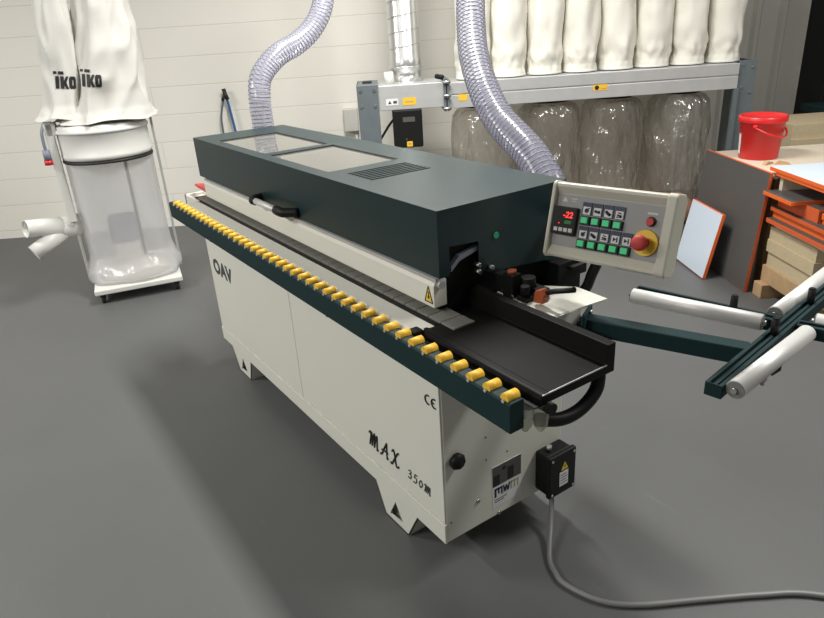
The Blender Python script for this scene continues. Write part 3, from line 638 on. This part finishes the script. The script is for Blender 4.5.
# clear collection bags
def clear_bag(u, d, r, seed):
    w = B(); prof = [(.55, 1.055), (.62, 1.03), (.86, 1.01), (.98, .97), (1.0, .85), (1.0, .7), (.99, .55), (.98, .4), (.95, .25), (.92, .12), (.8, .03), (.55, .012)]
    pf = []
    for k in range(len(prof) - 1):
        for q in range(6): t = q / 6; pf.append((r * (prof[k][0] * (1 - t) + prof[k + 1][0] * t), prof[k][1] * (1 - t) + prof[k + 1][1] * t))
    pf.append((r * .55, .012))
    def fn(p, a, z):
        t_ = min(1, max(0, (1.03 - z) / .22)); X, Y = math.cos(a), math.sin(a)
        big = noise.noise(Vector((X * 1.3 + seed * 5, Y * 1.3, z * 1.8)))
        rid = 1 - abs(noise.noise(Vector((X * 2.2 + z * 1.6, Y * 2.2 + seed * 3, z * 2.6)))) * 2.2
        rid2 = 1 - abs(noise.noise(Vector((X * 4.5 - z * 2.5, Y * 4.5 + seed, z * 4.0)))) * 2.2
        s_ = 1 + t_ * (.10 * big + .07 * rid + .04 * rid2 - .06) - .05 * max(0, rid2) * (1 - t_)
        return Vector((p.x * s_, p.y * s_ * .95, p.z))
    w.lathe(pf, c=FU(u, d, 0), seg=84, fn=fn, cap0=False)
    o = w.build('collection_bag', 'bag', fu)
    w = B(); w.lathe([(r * .6, 1.06), (r * .63, 1.05), (r * .63, 1.035), (r * .6, 1.03)], c=FU(u, d, 0), seg=32); w.build('bag_clamp', 'dark', o)
    w = B(); w.lathe([(r * .72, .02), (r * .82, .07), (r * .82, .12), (r * .74, .17), (r * .5, .21), (r * .2, .22)], c=FU(u, d, 0), seg=28, cap1=True, cap0=True, fn=lambda p, a, z: p * (1 + .06 * noise.noise(p * 9)) if z > .1 else p); w.build('dust_filling', 'chips', o)
for q, u in enumerate((2.81, 3.33, 3.83, 4.36)): clear_bag(u, .95, .24, q + 1)

# spiral duct rising from the unit
dk = wempty('spiral_duct', 2.235, .95, 1.362); tag(dk, 'round galvanised spiral duct rising from the left end of the filter beam', 'duct')
w_ = B(); w_.lathe([(.117, 0), (.117, .05), (.114, .055), (.114, 1.4)], seg=36); w_.build('duct_pipe', 'duct', dk)
w_ = B(); pts = [(.1155 * math.cos(2 * PI * q / 30), .1155 * math.sin(2 * PI * q / 30), .06 + .105 * q / 30) for q in range(30 * 12)]; w_.tube(pts, .003, 5); w_.build('spiral_seam', 'duct', dk)

# items on the back wall
def wpath(L): return [W(*p) for p in L]
ah = wempty('air_gun', .63, 0, .3); tag(ah, 'blue air line and black blow gun hanging on the wall left of the hose', 'tool')
WL = lambda u, d, z: (u - .63, -d, z - .3)
w_ = B(); w_.tube([WL(.65, 0, 1.19), WL(.65, .06, 1.19), WL(.65, .07, 1.215)], .008, 8); w_.build('wall_hook', 'ink', ah)
w_ = B(); w_.tube(smooth_path([WL(.655, .05, 1.2), WL(.67, .05, 1.1), WL(.69, .05, .9), WL(.72, .04, .55), WL(.72, .03, .3)], 6), .011, 10); w_.build('air_line', 'bluehose', ah)
w_ = B(); w_.tube(smooth_path([WL(.65, .05, 1.17), WL(.62, .05, 1.09), WL(.59, .05, .98), WL(.585, .05, .85), WL(.585, .04, .5)], 6), .0085, 10); w_.build('air_line', 'galvblue', ah)
w_ = B(); w_.tube([WL(.65, .055, 1.22), WL(.66, .06, 1.17), WL(.675, .065, 1.13)], .018, 10); w_.tube([WL(.65, .06, 1.17), WL(.625, .06, 1.12)], .012, 8); w_.build('gun_body', 'ink', ah)
sb = wempty('switch_box', 1.75, 0, .78); tag(sb, 'small grey switch box fixed on the block wall beside the filter leg', 'electrical box')
w_ = B(); w_.box(-.07, .06, -.08, 0, 0, .2); w_.build('box_body', 'wallbox', sb, bevel=.008)
w_ = B(); w_.tube([(.03, -.03, 0), (.03, -.03, -.3)], .012, 8); w_.build('conduit', 'wallbox', sb)

# ================================================================== DUST EXTRACTOR (left)
de = empty('dust_extractor', (-3.63, -.10, 0), math.radians(-12)); tag(de, 'white dust extractor with clear plastic bag and white cloth filter bags by the wall', 'dust extractor')
w_ = B(); w_.box(-.48, .315, -.265, .315, .07, .105); w_.build('base_board', 'whitepaint', de, bevel=.006)
for (x, y) in ((-.42, -.22), (.265, -.22), (.265, .27), (-.42, .27)):
    w_ = B(); w_.cyl((x, y - .012, .03), (x, y + .012, .03), .03, seg=18); w_.box(x - .02, x + .02, y - .018, y + .018, .045, .076); w_.build('caster', 'ink', de)
DCY = .02
w_ = B(); w_.lathe([(.27, .955), (.285, .96), (.288, .985), (.284, .99), (.284, 1.13), (.290, 1.135), (.290, 1.15), (.284, 1.155), (.284, 1.172), (.25, 1.178)], c=(0, DCY, 0), seg=48, cap1=True); drum = w_.build('drum', 'whitepaint', de)
w_ = B(); w_.lathe([(.286, .935), (.288, .94), (.288, .95), (.272, .956)], c=(0, DCY, 0), seg=48); w_.build('bag_strap', 'ink', drum)
w_ = B(); w_.lathe([(.291, 1.128), (.294, 1.132), (.294, 1.142), (.291, 1.146)], c=(0, DCY, 0), seg=48); w_.build('drum_band', 'white', drum)
for (x, y) in ((-.0, DCY - .315), (.0, DCY + .315)):
    w_ = B(); w_.box(x - .02, x + .02, y - .008, y + .008, .1, 1.19); w_.build('upright', 'whitepaint' if y < 0 else 'galv', de)
w_ = B(); w_.box(.05, .1, DCY - .34, DCY - .29, .55, 1.21); w_.box(-.03, .1, DCY - .33, DCY - .27, 1.12, 1.2); w_.build('bracket_plate', 'whitepaint', de, bevel=.004)
w_ = B(); w_.tube(smooth_path([(.08, DCY - .335, 1.2), (.1, DCY - .355, 1.15), (.105, DCY - .36, 1.08), (.1, DCY - .36, 1.03)], 5), .01, 8); w_.tube([(.1, DCY - .36, 1.04), (.1, DCY - .362, .975)], .022, 12); plug = w_.build('mains_plug', 'motor', de)
w_ = B(); w_.tube([(.1, DCY - .362, .975), (.1, DCY - .363, .945)], .025, 12); w_.build('plug_collar', 'red', plug)
# milky collection bag
def fn(p, a, z):
    t = max(0, min(1, (.93 - z) / .8)); sq = 1 / max(abs(math.cos(a)), abs(math.sin(a)))
    k = 1 + (t * .08 + (.2 if z < .25 else 0) * max(0, min(1, (.25 - z) / .1))) * (min(sq, 1.35) - 1) + .05 * t * noise.noise(Vector((math.cos(a) * 2, math.sin(a) * 2, z * 3))) + .012 * math.sin(a * 9 + z * 6) * (t + .3)
    fr = .06 * t if math.cos(a) > 0 else 0
    return Vector((p.x * k, p.y * k, z + (.02 * math.sin(a * 5) * t * t if z > .16 else 0)))
pf = [(.284, .95 - .02 * q) for q in range(41)]
pf = [(.283 + .075 * max(0, (.32 - z) / .2) ** 2, z) for (_, z) in pf if z > .15] + [(.325, .135), (.33, .118), (.28, .109)]
w_ = B(); w_.lathe(pf, c=(-.045, DCY, 0), seg=64, fn=fn); w_.build('collection_bag', 'bag2', de)
w_ = B(); w_.lathe([(.25, .108), (.25, .122), (.19, .15), (.1, .18), (.03, .19)], c=(-.05, DCY, 0), seg=28, cap1=True, fn=lambda p, a, z: p + Vector((noise.noise(p * 7), noise.noise(p * 7 + Vector((3, 1, 2))), 0)) * .03); w_.build('dust_filling', 'dust', de)
# fan housing and motor behind the bag
w_ = B(); w_.box(-.27, -.1, -.10, .09, .30, .49); w_.build('motor', 'motor', de, bevel=.02)
w_ = B(); w_.box(-.27, -.12, -.09, .08, .106, .30); w_.build('motor_stand', 'whitepaint', de)
# Y inlet
yj = B()
yj.cyl((-.05, -.25, .50), (.03, -.40, .505), .075, seg=24); yj.tube([(.03, -.39, .51), (.08, -.51, .545), (.12, -.585, .556)], .06, 24, radii=[.072, .058, .058], cap=False); yj.tube([(.03, -.38, .49), (.09, -.49, .43), (.12, -.575, .385)], .06, 24, radii=[.058, .054, .054], cap=False)
yj.m('whitepaint'); yj.build('branch_inlet', 'whitepaint', de, solid=.004)
# cloth filter bags: (height, centre y, half width) stations from the hem up
def cloth_bag(st, cx, seed, depth):
    w = B(); rings = []; seg = 72; zs = []
    for k in range(len(st) - 1):
        for q in range(6): zs.append((k, q / 6))
    zs.append((len(st) - 2, 1))
    for (k, t) in zs:
        z, cy, r = [st[k][i] * (1 - t) + st[k + 1][i] * t for i in range(3)]
        row = []; tt = (z - st[0][0]) / (st[-1][0] - st[0][0])
        for j in range(seg):
            a = 2 * PI * j / seg
            cr = abs(noise.noise(Vector((math.cos(a) * 1.7, math.sin(a) * 1.7 + seed, z * 3.4))))
            nv = noise.noise(Vector((math.cos(a) * 1.2 + seed * 4, math.sin(a) * 1.2, z * 2.2)))
            fo = .035 * math.cos(a * 5 + seed + 2 * tt)
            kf = 1 + .12 * nv - .36 * cr + fo * (.4 + tt)
            hem = .010 * math.sin(a * 4 + seed) if tt < .03 else 0
            row.append(w.v((cx + depth * r / .25 * math.cos(a) * kf, cy + r * math.sin(a) * kf * 1.03, z + hem)))
        rings.append(row)
    for k in range(len(rings) - 1):
        for j in range(seg): w.f([rings[k][j], rings[k][(j + 1) % seg], rings[k + 1][(j + 1) % seg], rings[k + 1][j]], True)
    w.f(rings[-1])
    return w.build('filter_bag', 'fabric2', de)
bg1 = cloth_bag([(1.192, .075, .315), (1.205, .075, .30), (1.26, .09, .262), (1.36, .105, .238), (1.46, .13, .228), (1.62, .145, .22), (1.78, .165, .195), (1.92, .19, .165), (2.05, .2, .12), (2.12, .2, .03)], 0, 1.2, .25)
bg2 = cloth_bag([(1.225, -.185, .165), (1.25, -.18, .145), (1.30, -.17, .12), (1.42, -.15, .115), (1.6, -.13, .12), (1.8, -.11, .11), (1.95, -.1, .09), (2.08, -.09, .03)], .03, 3.1, .24)
def wrap_print(name, s_, size, yc, zc, bag, shear):
    """print laid on the cloth: every point of the letters is dropped onto the bag"""
    from mathutils.bvhtree import BVHTree
    bt = BVHTree.FromPolygons([v.co for v in bag.data.vertices], [tuple(p.vertices) for p in bag.data.polygons])
    bm = bmesh.new()
    def poly(P): bm.faces.new([bm.verts.new(((x + .22 * y - .6) * size * .8, (y - .45) * size, 0)) for x, y in P])
    def rect(x0, y0, x1, y1): poly([(x0, y0), (x1, y0), (x1, y1), (x0, y1)])
    rect(-.12, .84, .1, .99); rect(.2, .82, .58, 1.0)                     # the dots
    rect(0, 0, .24, .72)                                                  # i
    rect(.34, 0, .58, .72); poly([(.58, .25), (.72, 0), (.9, 0), (.74, .36), (.9, .72), (.74, .72), (.58, .46)])   # k
    for q in ([(.92, .1), (1.12, .2), (1.12, .52), (.92, .62)], [(.92, .1), (1.0, 0), (1.3, 0), (1.36, .1), (1.2, .2), (1.12, .2)], [(1.36, .1), (1.36, .62), (1.2, .52), (1.2, .2)], [(1.36, .62), (1.28, .72), (1.0, .72), (.92, .62), (1.12, .52), (1.2, .52)]): poly(q)   # o
    me = bpy.data.meshes.new(name); me.materials.append(M['ink']); o = bpy.data.objects.new(name, me); COL.objects.link(o); o.parent = bag
    bmesh.ops.triangulate(bm, faces=bm.faces)
    for _ in range(2): bmesh.ops.subdivide_edges(bm, edges=[e for e in bm.edges if e.calc_length() > .012], cuts=1)
    bmesh.ops.triangulate(bm, faces=bm.faces)
    for v in bm.verts:
        y, z = yc + v.co.x, zc + v.co.y - .12 * v.co.x
        h_ = bt.ray_cast(Vector((1, y, z)), Vector((-1, 0, 0)))[0]
        v.co = Vector(((h_.x if h_ else .1) + .004, y, z))
    bm.to_mesh(o.data); bm.free()
wrap_print('bag_lettering', '\u00efko', .105, .02, 1.452, bg1, -.12)
wrap_print('bag_lettering', '\u00efko', .105, -.135, 1.45, bg2, .02)
w_ = B(); w_.tube(smooth_path([(-.3, .12, 2.1), (-.15, .16, 2.2), (.0, .19, 2.2), (.02, .2, 2.1)], 5), .008, 8); w_.tube([(-.3, .12, 2.12), (-.3, .1, .106)], .012, 8); w_.build('bag_hanger', 'ink', de)
w_ = B(); w_.tube([(.03, .3, 2.05), (.05, .26, 1.86)], .006, 8); w_.build('bag_tie', 'ink', bg1)

# ================================================================== BOARDS AND BUCKET (right)
tb2 = wempty('trestle_bench', 4.68, 2.1); tag(tb2, 'low bench with pale wooden top carrying the red bucket', 'bench')
TB = lambda u, d: (u - 4.68, -(d - 2.1))
w_ = B(); w_.box(4.27 - 4.68, 5.12 - 4.68, -(2.53 - 2.1), -(1.78 - 2.1), .692, .722); w_.build('bench_top', 'paleboard', tb2, bevel=.002)
for (u, d) in ((4.36, 1.8), (5.02, 1.8), (4.36, 2.42), (5.02, 2.42)):
    q = TB(u, d); w_ = B(); w_.box(q[0] - .035, q[0] + .035, q[1] - .035, q[1] + .035, 0, .692); w_.build('leg', 'timber', tb2, bevel=.002)
# big grey board leaning on the bench, orange edged
def board(name, w, hgt, t, face, edge, label, group=None, cat='board'):
    """w along y (toward -y), hgt along z, thickness along x; face pieces on both broad sides"""
    e = empty(name)
    c_ = B(); c_.box(-t + .0008, -.0008, -w, 0, 0, hgt); c_.build('edge_band', edge, e)
    c_ = B(); c_.box(-t, -t + .0008, -w + .002, -.002, .002, hgt - .002); c_.build('laminate_face', face, e)
    c_ = B(); c_.box(-.0008, 0, -w + .002, -.002, .002, hgt - .002); c_.build('laminate_face', face, e)
    tag(e, label, cat, group); return e
gb = board('laminate_board', .80, .735, .02, 'greyboard', 'oedge', 'large dark grey board with orange edges leaning against the bench')
def lean(o, u, d, tilt, dz=0, yaw=0):   # bottom rear edge at wall point (u, d); local x along the wall (away from the viewer's left), leaning that way by tilt
    o.matrix_world = Matrix.Translation(W(u, d, dz)) @ Matrix.Rotation(WA + yaw, 4, 'Z') @ Matrix.Rotation(tilt, 4, 'Y')
lean(gb, 4.195, 1.757, .075, .0015)
wb = board('laminate_board', .42, .43, .022, 'blueboard', 'oedge2', 'small pale blue board with orange edges leaning on the large grey board')
lean(wb, 4.055, 1.885, .19, .004, .0)
# stack in front of the bench, left faces at u = 4.26
def slab(name, u0, u1, d0, d1, z0, z1, core, label, group, cat='board', top=None, edge=None, yaw=0):
    e = wempty(name, (u0 + u1) / 2, (d0 + d1) / 2, z0, yaw); hu, hd_ = (u1 - u0) / 2, (d1 - d0) / 2
    c_ = B(); c_.box(-hu, hu, -hd_, hd_, 0, z1 - z0 - (.001 if top else 0)); o = c_.build('edge_band' if edge else 'board_core', edge or core, e, bevel=.001)
    if top: c_ = B(); c_.box(-hu + .002, hu - .002, -hd_ + .002, hd_ - .002, z1 - z0 - .001, z1 - z0); c_.build('laminate_face', top, e)
    tag(e, label, cat, group); return e
for q, dd in enumerate((2.62, 2.98)):
    bl = wempty('timber_bearer', 4.5, dd, 0); c_ = B(); c_.box(-.28, .3, -.045, .045, 0, .085); c_.build('bearer', 'timber', bl, bevel=.003)
    tag(bl, ('timber bearer under the board stack, nearer the grey board', 'timber bearer under the board stack, nearer the camera')[q], 'timber', 'bearers under the board stack')
gp = 'boards stacked in front of the bench'
slab('timber_plank', 4.262, 4.78, 2.57, 3.06, .085, .185, 'timber', 'brown wooden plank layer lowest in the stack beside the bench', gp)
slab('chipboard_block', 4.275, 4.78, 2.585, 3.035, .185, .275, 'chip', 'lowest pale chipboard block in the stack under the orange boards', gp)
slab('chipboard_block', 4.262, 4.78, 2.58, 3.03, .275, .35, 'chip', 'middle pale chipboard block in the stack under the orange boards', gp)
slab('chipboard_block', 4.27, 4.78, 2.578, 3.025, .35, .425, 'chip', 'topmost pale chipboard block directly beneath the orange boards', gp)
slab('laminate_board', 4.235, 4.8, 2.575, 3.12, .455, .481, 'oedge', 'lowest orange edged board in the stack, widest of them', gp, edge='oedge', top='greyboard')
slab('timber_packer', 4.28, 4.75, 2.6, 3.08, .425, .455, 'paleboard', 'pale packer board just under the orange edged boards', gp)
slab('laminate_board', 4.275, 4.8, 2.57, 3.1, .481, .523, 'oedge', 'second orange edged board from the bottom of the orange boards', gp, edge='oedge2', top='greyboard')
slab('laminate_board', 4.255, 4.8, 2.57, 3.1, .523, .545, 'oedge', 'thin orange edged board in the middle of the orange boards', gp, edge='oedge', top='greyboard')
slab('laminate_board', 4.29, 4.8, 2.575, 2.95, .545, .618, 'oedge', 'thick dark orange block under the protruding grey board', gp, edge='oedge', top='greyboard')
slab('laminate_board', 4.31, 4.8, 2.962, 3.2, .545, .572, 'oedge', 'short orange edged offcut at the near end of the stack, lower one', gp, edge='oedge2', top='paleboard')
slab('laminate_board', 4.30, 4.8, 2.962, 3.2, .572, .602, 'oedge', 'short orange edged offcut at the near end of the stack, upper one', gp, edge='oedge2', top='paleboard')
slab('laminate_board', 4.20, 4.56, 2.56, 2.84, .618, .64, 'oedge', 'grey topped orange edged board sticking out of the stack', gp, edge='oedge2', top='greyboard')
slab('timber_packer', 4.285, 4.8, 2.57, 2.6, .64, .722, 'paleboard', 'short pale packer strip standing under the top orange boards', gp)
slab('timber_packer', 4.4, 4.8, 2.965, 3.15, .603, .722, 'paleboard', 'pale packer block behind the protruding grey board', gp)
slab('laminate_board', 4.262, 4.9, 2.555, 3.25, .722, .742, 'oedge', 'orange edged board directly beneath the pale blue topped board', gp, edge='oedge2', top='greyboard')
slab('laminate_board', 4.255, 4.78, 2.5, 3.25, .742, .764, 'oedge', 'pale blue topped board with orange edges on top of the stack', gp, edge='oedge2', top='blueboard')
# small offcuts on the bench
for q, (u, d, r, l) in enumerate(((4.375, 2.27, .5, 'small brown offcut on the bench left of the other offcut'), (4.45, 2.30, -.4, 'small brown offcut on the bench nearest the blue board'))):
    e = wempty('wood_offcut', u, d, .722, r); c_ = B(); c_.prism([(-.045, 0), (.045, 0), (.03, .012), (-.02, .022)], 'y', -.012, .012); c_.build('offcut', 'timber', e); tag(e, l, 'offcut', 'offcuts on the bench')
# red bucket
bk = wempty('bucket', 4.43, 2.05, .722); tag(bk, 'red plastic bucket with lid standing on the pale bench top', 'bucket')
w_ = B(); w_.lathe([(.0, .0), (.112, .0), (.116, .005), (.131, .225), (.137, .228), (.137, .236), (.132, .238)], seg=40); w_.build('bucket_body', 'red', bk)
w_ = B(); w_.lathe([(.140, .228), (.143, .234), (.142, .262), (.136, .266), (.126, .262), (.122, .256), (.0, .256)], seg=40); w_.build('bucket_lid', 'redlid', bk)
w_ = B(); a0 = -.55 - .35
pts = [Vector((.139 * math.cos(a), .139 * math.sin(a), .205 - .062 * math.sin((a - (-2.35)) / (2.6) * PI))) * 1.0 for a in [-2.35 + 2.6 * q / 20 for q in range(21)]]
w_.tube([Vector((p.x * (1.0 + .04), p.y * 1.04, p.z)) for p in pts], .0065, 8); w_.cyl(pts[0] * .97, pts[0] * 1.06, .012); w_.cyl(pts[-1] * .97, pts[-1] * 1.06, .012); w_.build('bucket_handle', 'redlid', bk)
w_ = B()
aa = [math.radians(163 + 3 * q) for q in range(6)]; P0 = [(.1195 * math.cos(a), .1195 * math.sin(a)) for a in aa]; P1 = [(.1312 * math.cos(a), .1312 * math.sin(a)) for a in aa]
lo = [w_.v((x, y, .03)) for x, y in P0]; hi = [w_.v((x, y, .18)) for x, y in [(p[0] * 1.065, p[1] * 1.065) for p in P0]]
for q in range(5): w_.f([lo[q], lo[q + 1], hi[q + 1], hi[q]])
w_.build('bucket_label', 'white', bk)
# chipboard pack behind
slab('chipboard_pack', 5.02, 6.0, .95, 1.45, 0, .695, 'chip', 'lower chipboard pack standing behind the bench by the cladding', 'chipboard packs by the cladding', cat='boards')
slab('chipboard_pack', 5.02, 6.02, .95, 1.43, .695, .80, 'chip', 'upper chipboard layer lying on the pack behind the red bucket', 'chipboard packs by the cladding', cat='boards')
# dark machine in the doorway
dm = wempty('panel_saw', 6.15, .1); tag(dm, 'dark machine with vent slots standing in the doorway at right', 'machine')
w_ = B(); w_.box(-.28, .8, -.3, .5, 0, 2.2); w_.build('housing', 'dark', dm, bevel=.01)
for q in range(4):
    w_ = B(); w_.box(-.2, .25, -.304, -.299, 1.1 + q * .05, 1.12 + q * .05); w_.build('vent_slot', 'greyboard', dm)
w_ = B(); w_.box(-.16, .2, -.304, -.299, 1.32, 1.345); w_.build('label_strip', 'motor', dm)
w_ = B(); w_.box(-.45, .6, -.75, -.3, .74, .80); w_.prism([(-.38, .74), (-.2, .74), (.1, 1.0), (.0, 1.0)], 'y', -.7, -.62); w_.box(-.1, .5, -.7, -.35, 0, .74); w_.build('side_table', 'green', dm, bevel=.006)

# ------------------------------------------------------------------ light
def area(name, loc, size, power, col=(1, .985, .95), target=None):
    l = bpy.data.lights.new(name, 'AREA'); l.shape = 'RECTANGLE'; l.size, l.size_y = size; l.energy = power; l.color = col
    o = bpy.data.objects.new(name, l); COL.objects.link(o); o.location = loc
    if target: o.rotation_euler = (Vector(target) - Vector(loc)).to_track_quat('-Z', 'Y').to_euler()
    return o
area('ceiling_lamp', (-1.6, 1.0, 3.4), (1.5, .3), 130)
area('ceiling_lamp', (1.2, 2.6, 3.4), (1.5, .3), 95)
area('ceiling_lamp', (-3.4, -3.4, 3.4), (1.5, .3), 150)
area('ceiling_lamp', (-.2, -4.2, 3.4), (1.5, .3), 130)
wd = bpy.data.worlds.new('room_ambient'); S.world = wd; wd.use_nodes = True
bg = wd.node_tree.nodes['Background']; bg.inputs['Color'].default_value = (1, .98, .94, 1); bg.inputs['Strength'].default_value = .15

# ------------------------------------------------------------------ camera
cd = bpy.data.cameras.new('camera'); cam = bpy.data.objects.new('camera', cd); COL.objects.link(cam)
cam.location = (1.31585, -.94427, 1.65177); cam.rotation_euler = (1.15976, .060568, .960496)
cd.sensor_fit = 'HORIZONTAL'; cd.sensor_width = 36; cd.lens = 656.33 * 36 / 824; cd.clip_start = .02
S.camera = cam
S.view_settings.view_transform = 'Standard'; S.view_settings.look = 'None'; S.view_settings.gamma = 1; S.view_settings.use_curve_mapping = False
S.view_settings.exposure = 0.16
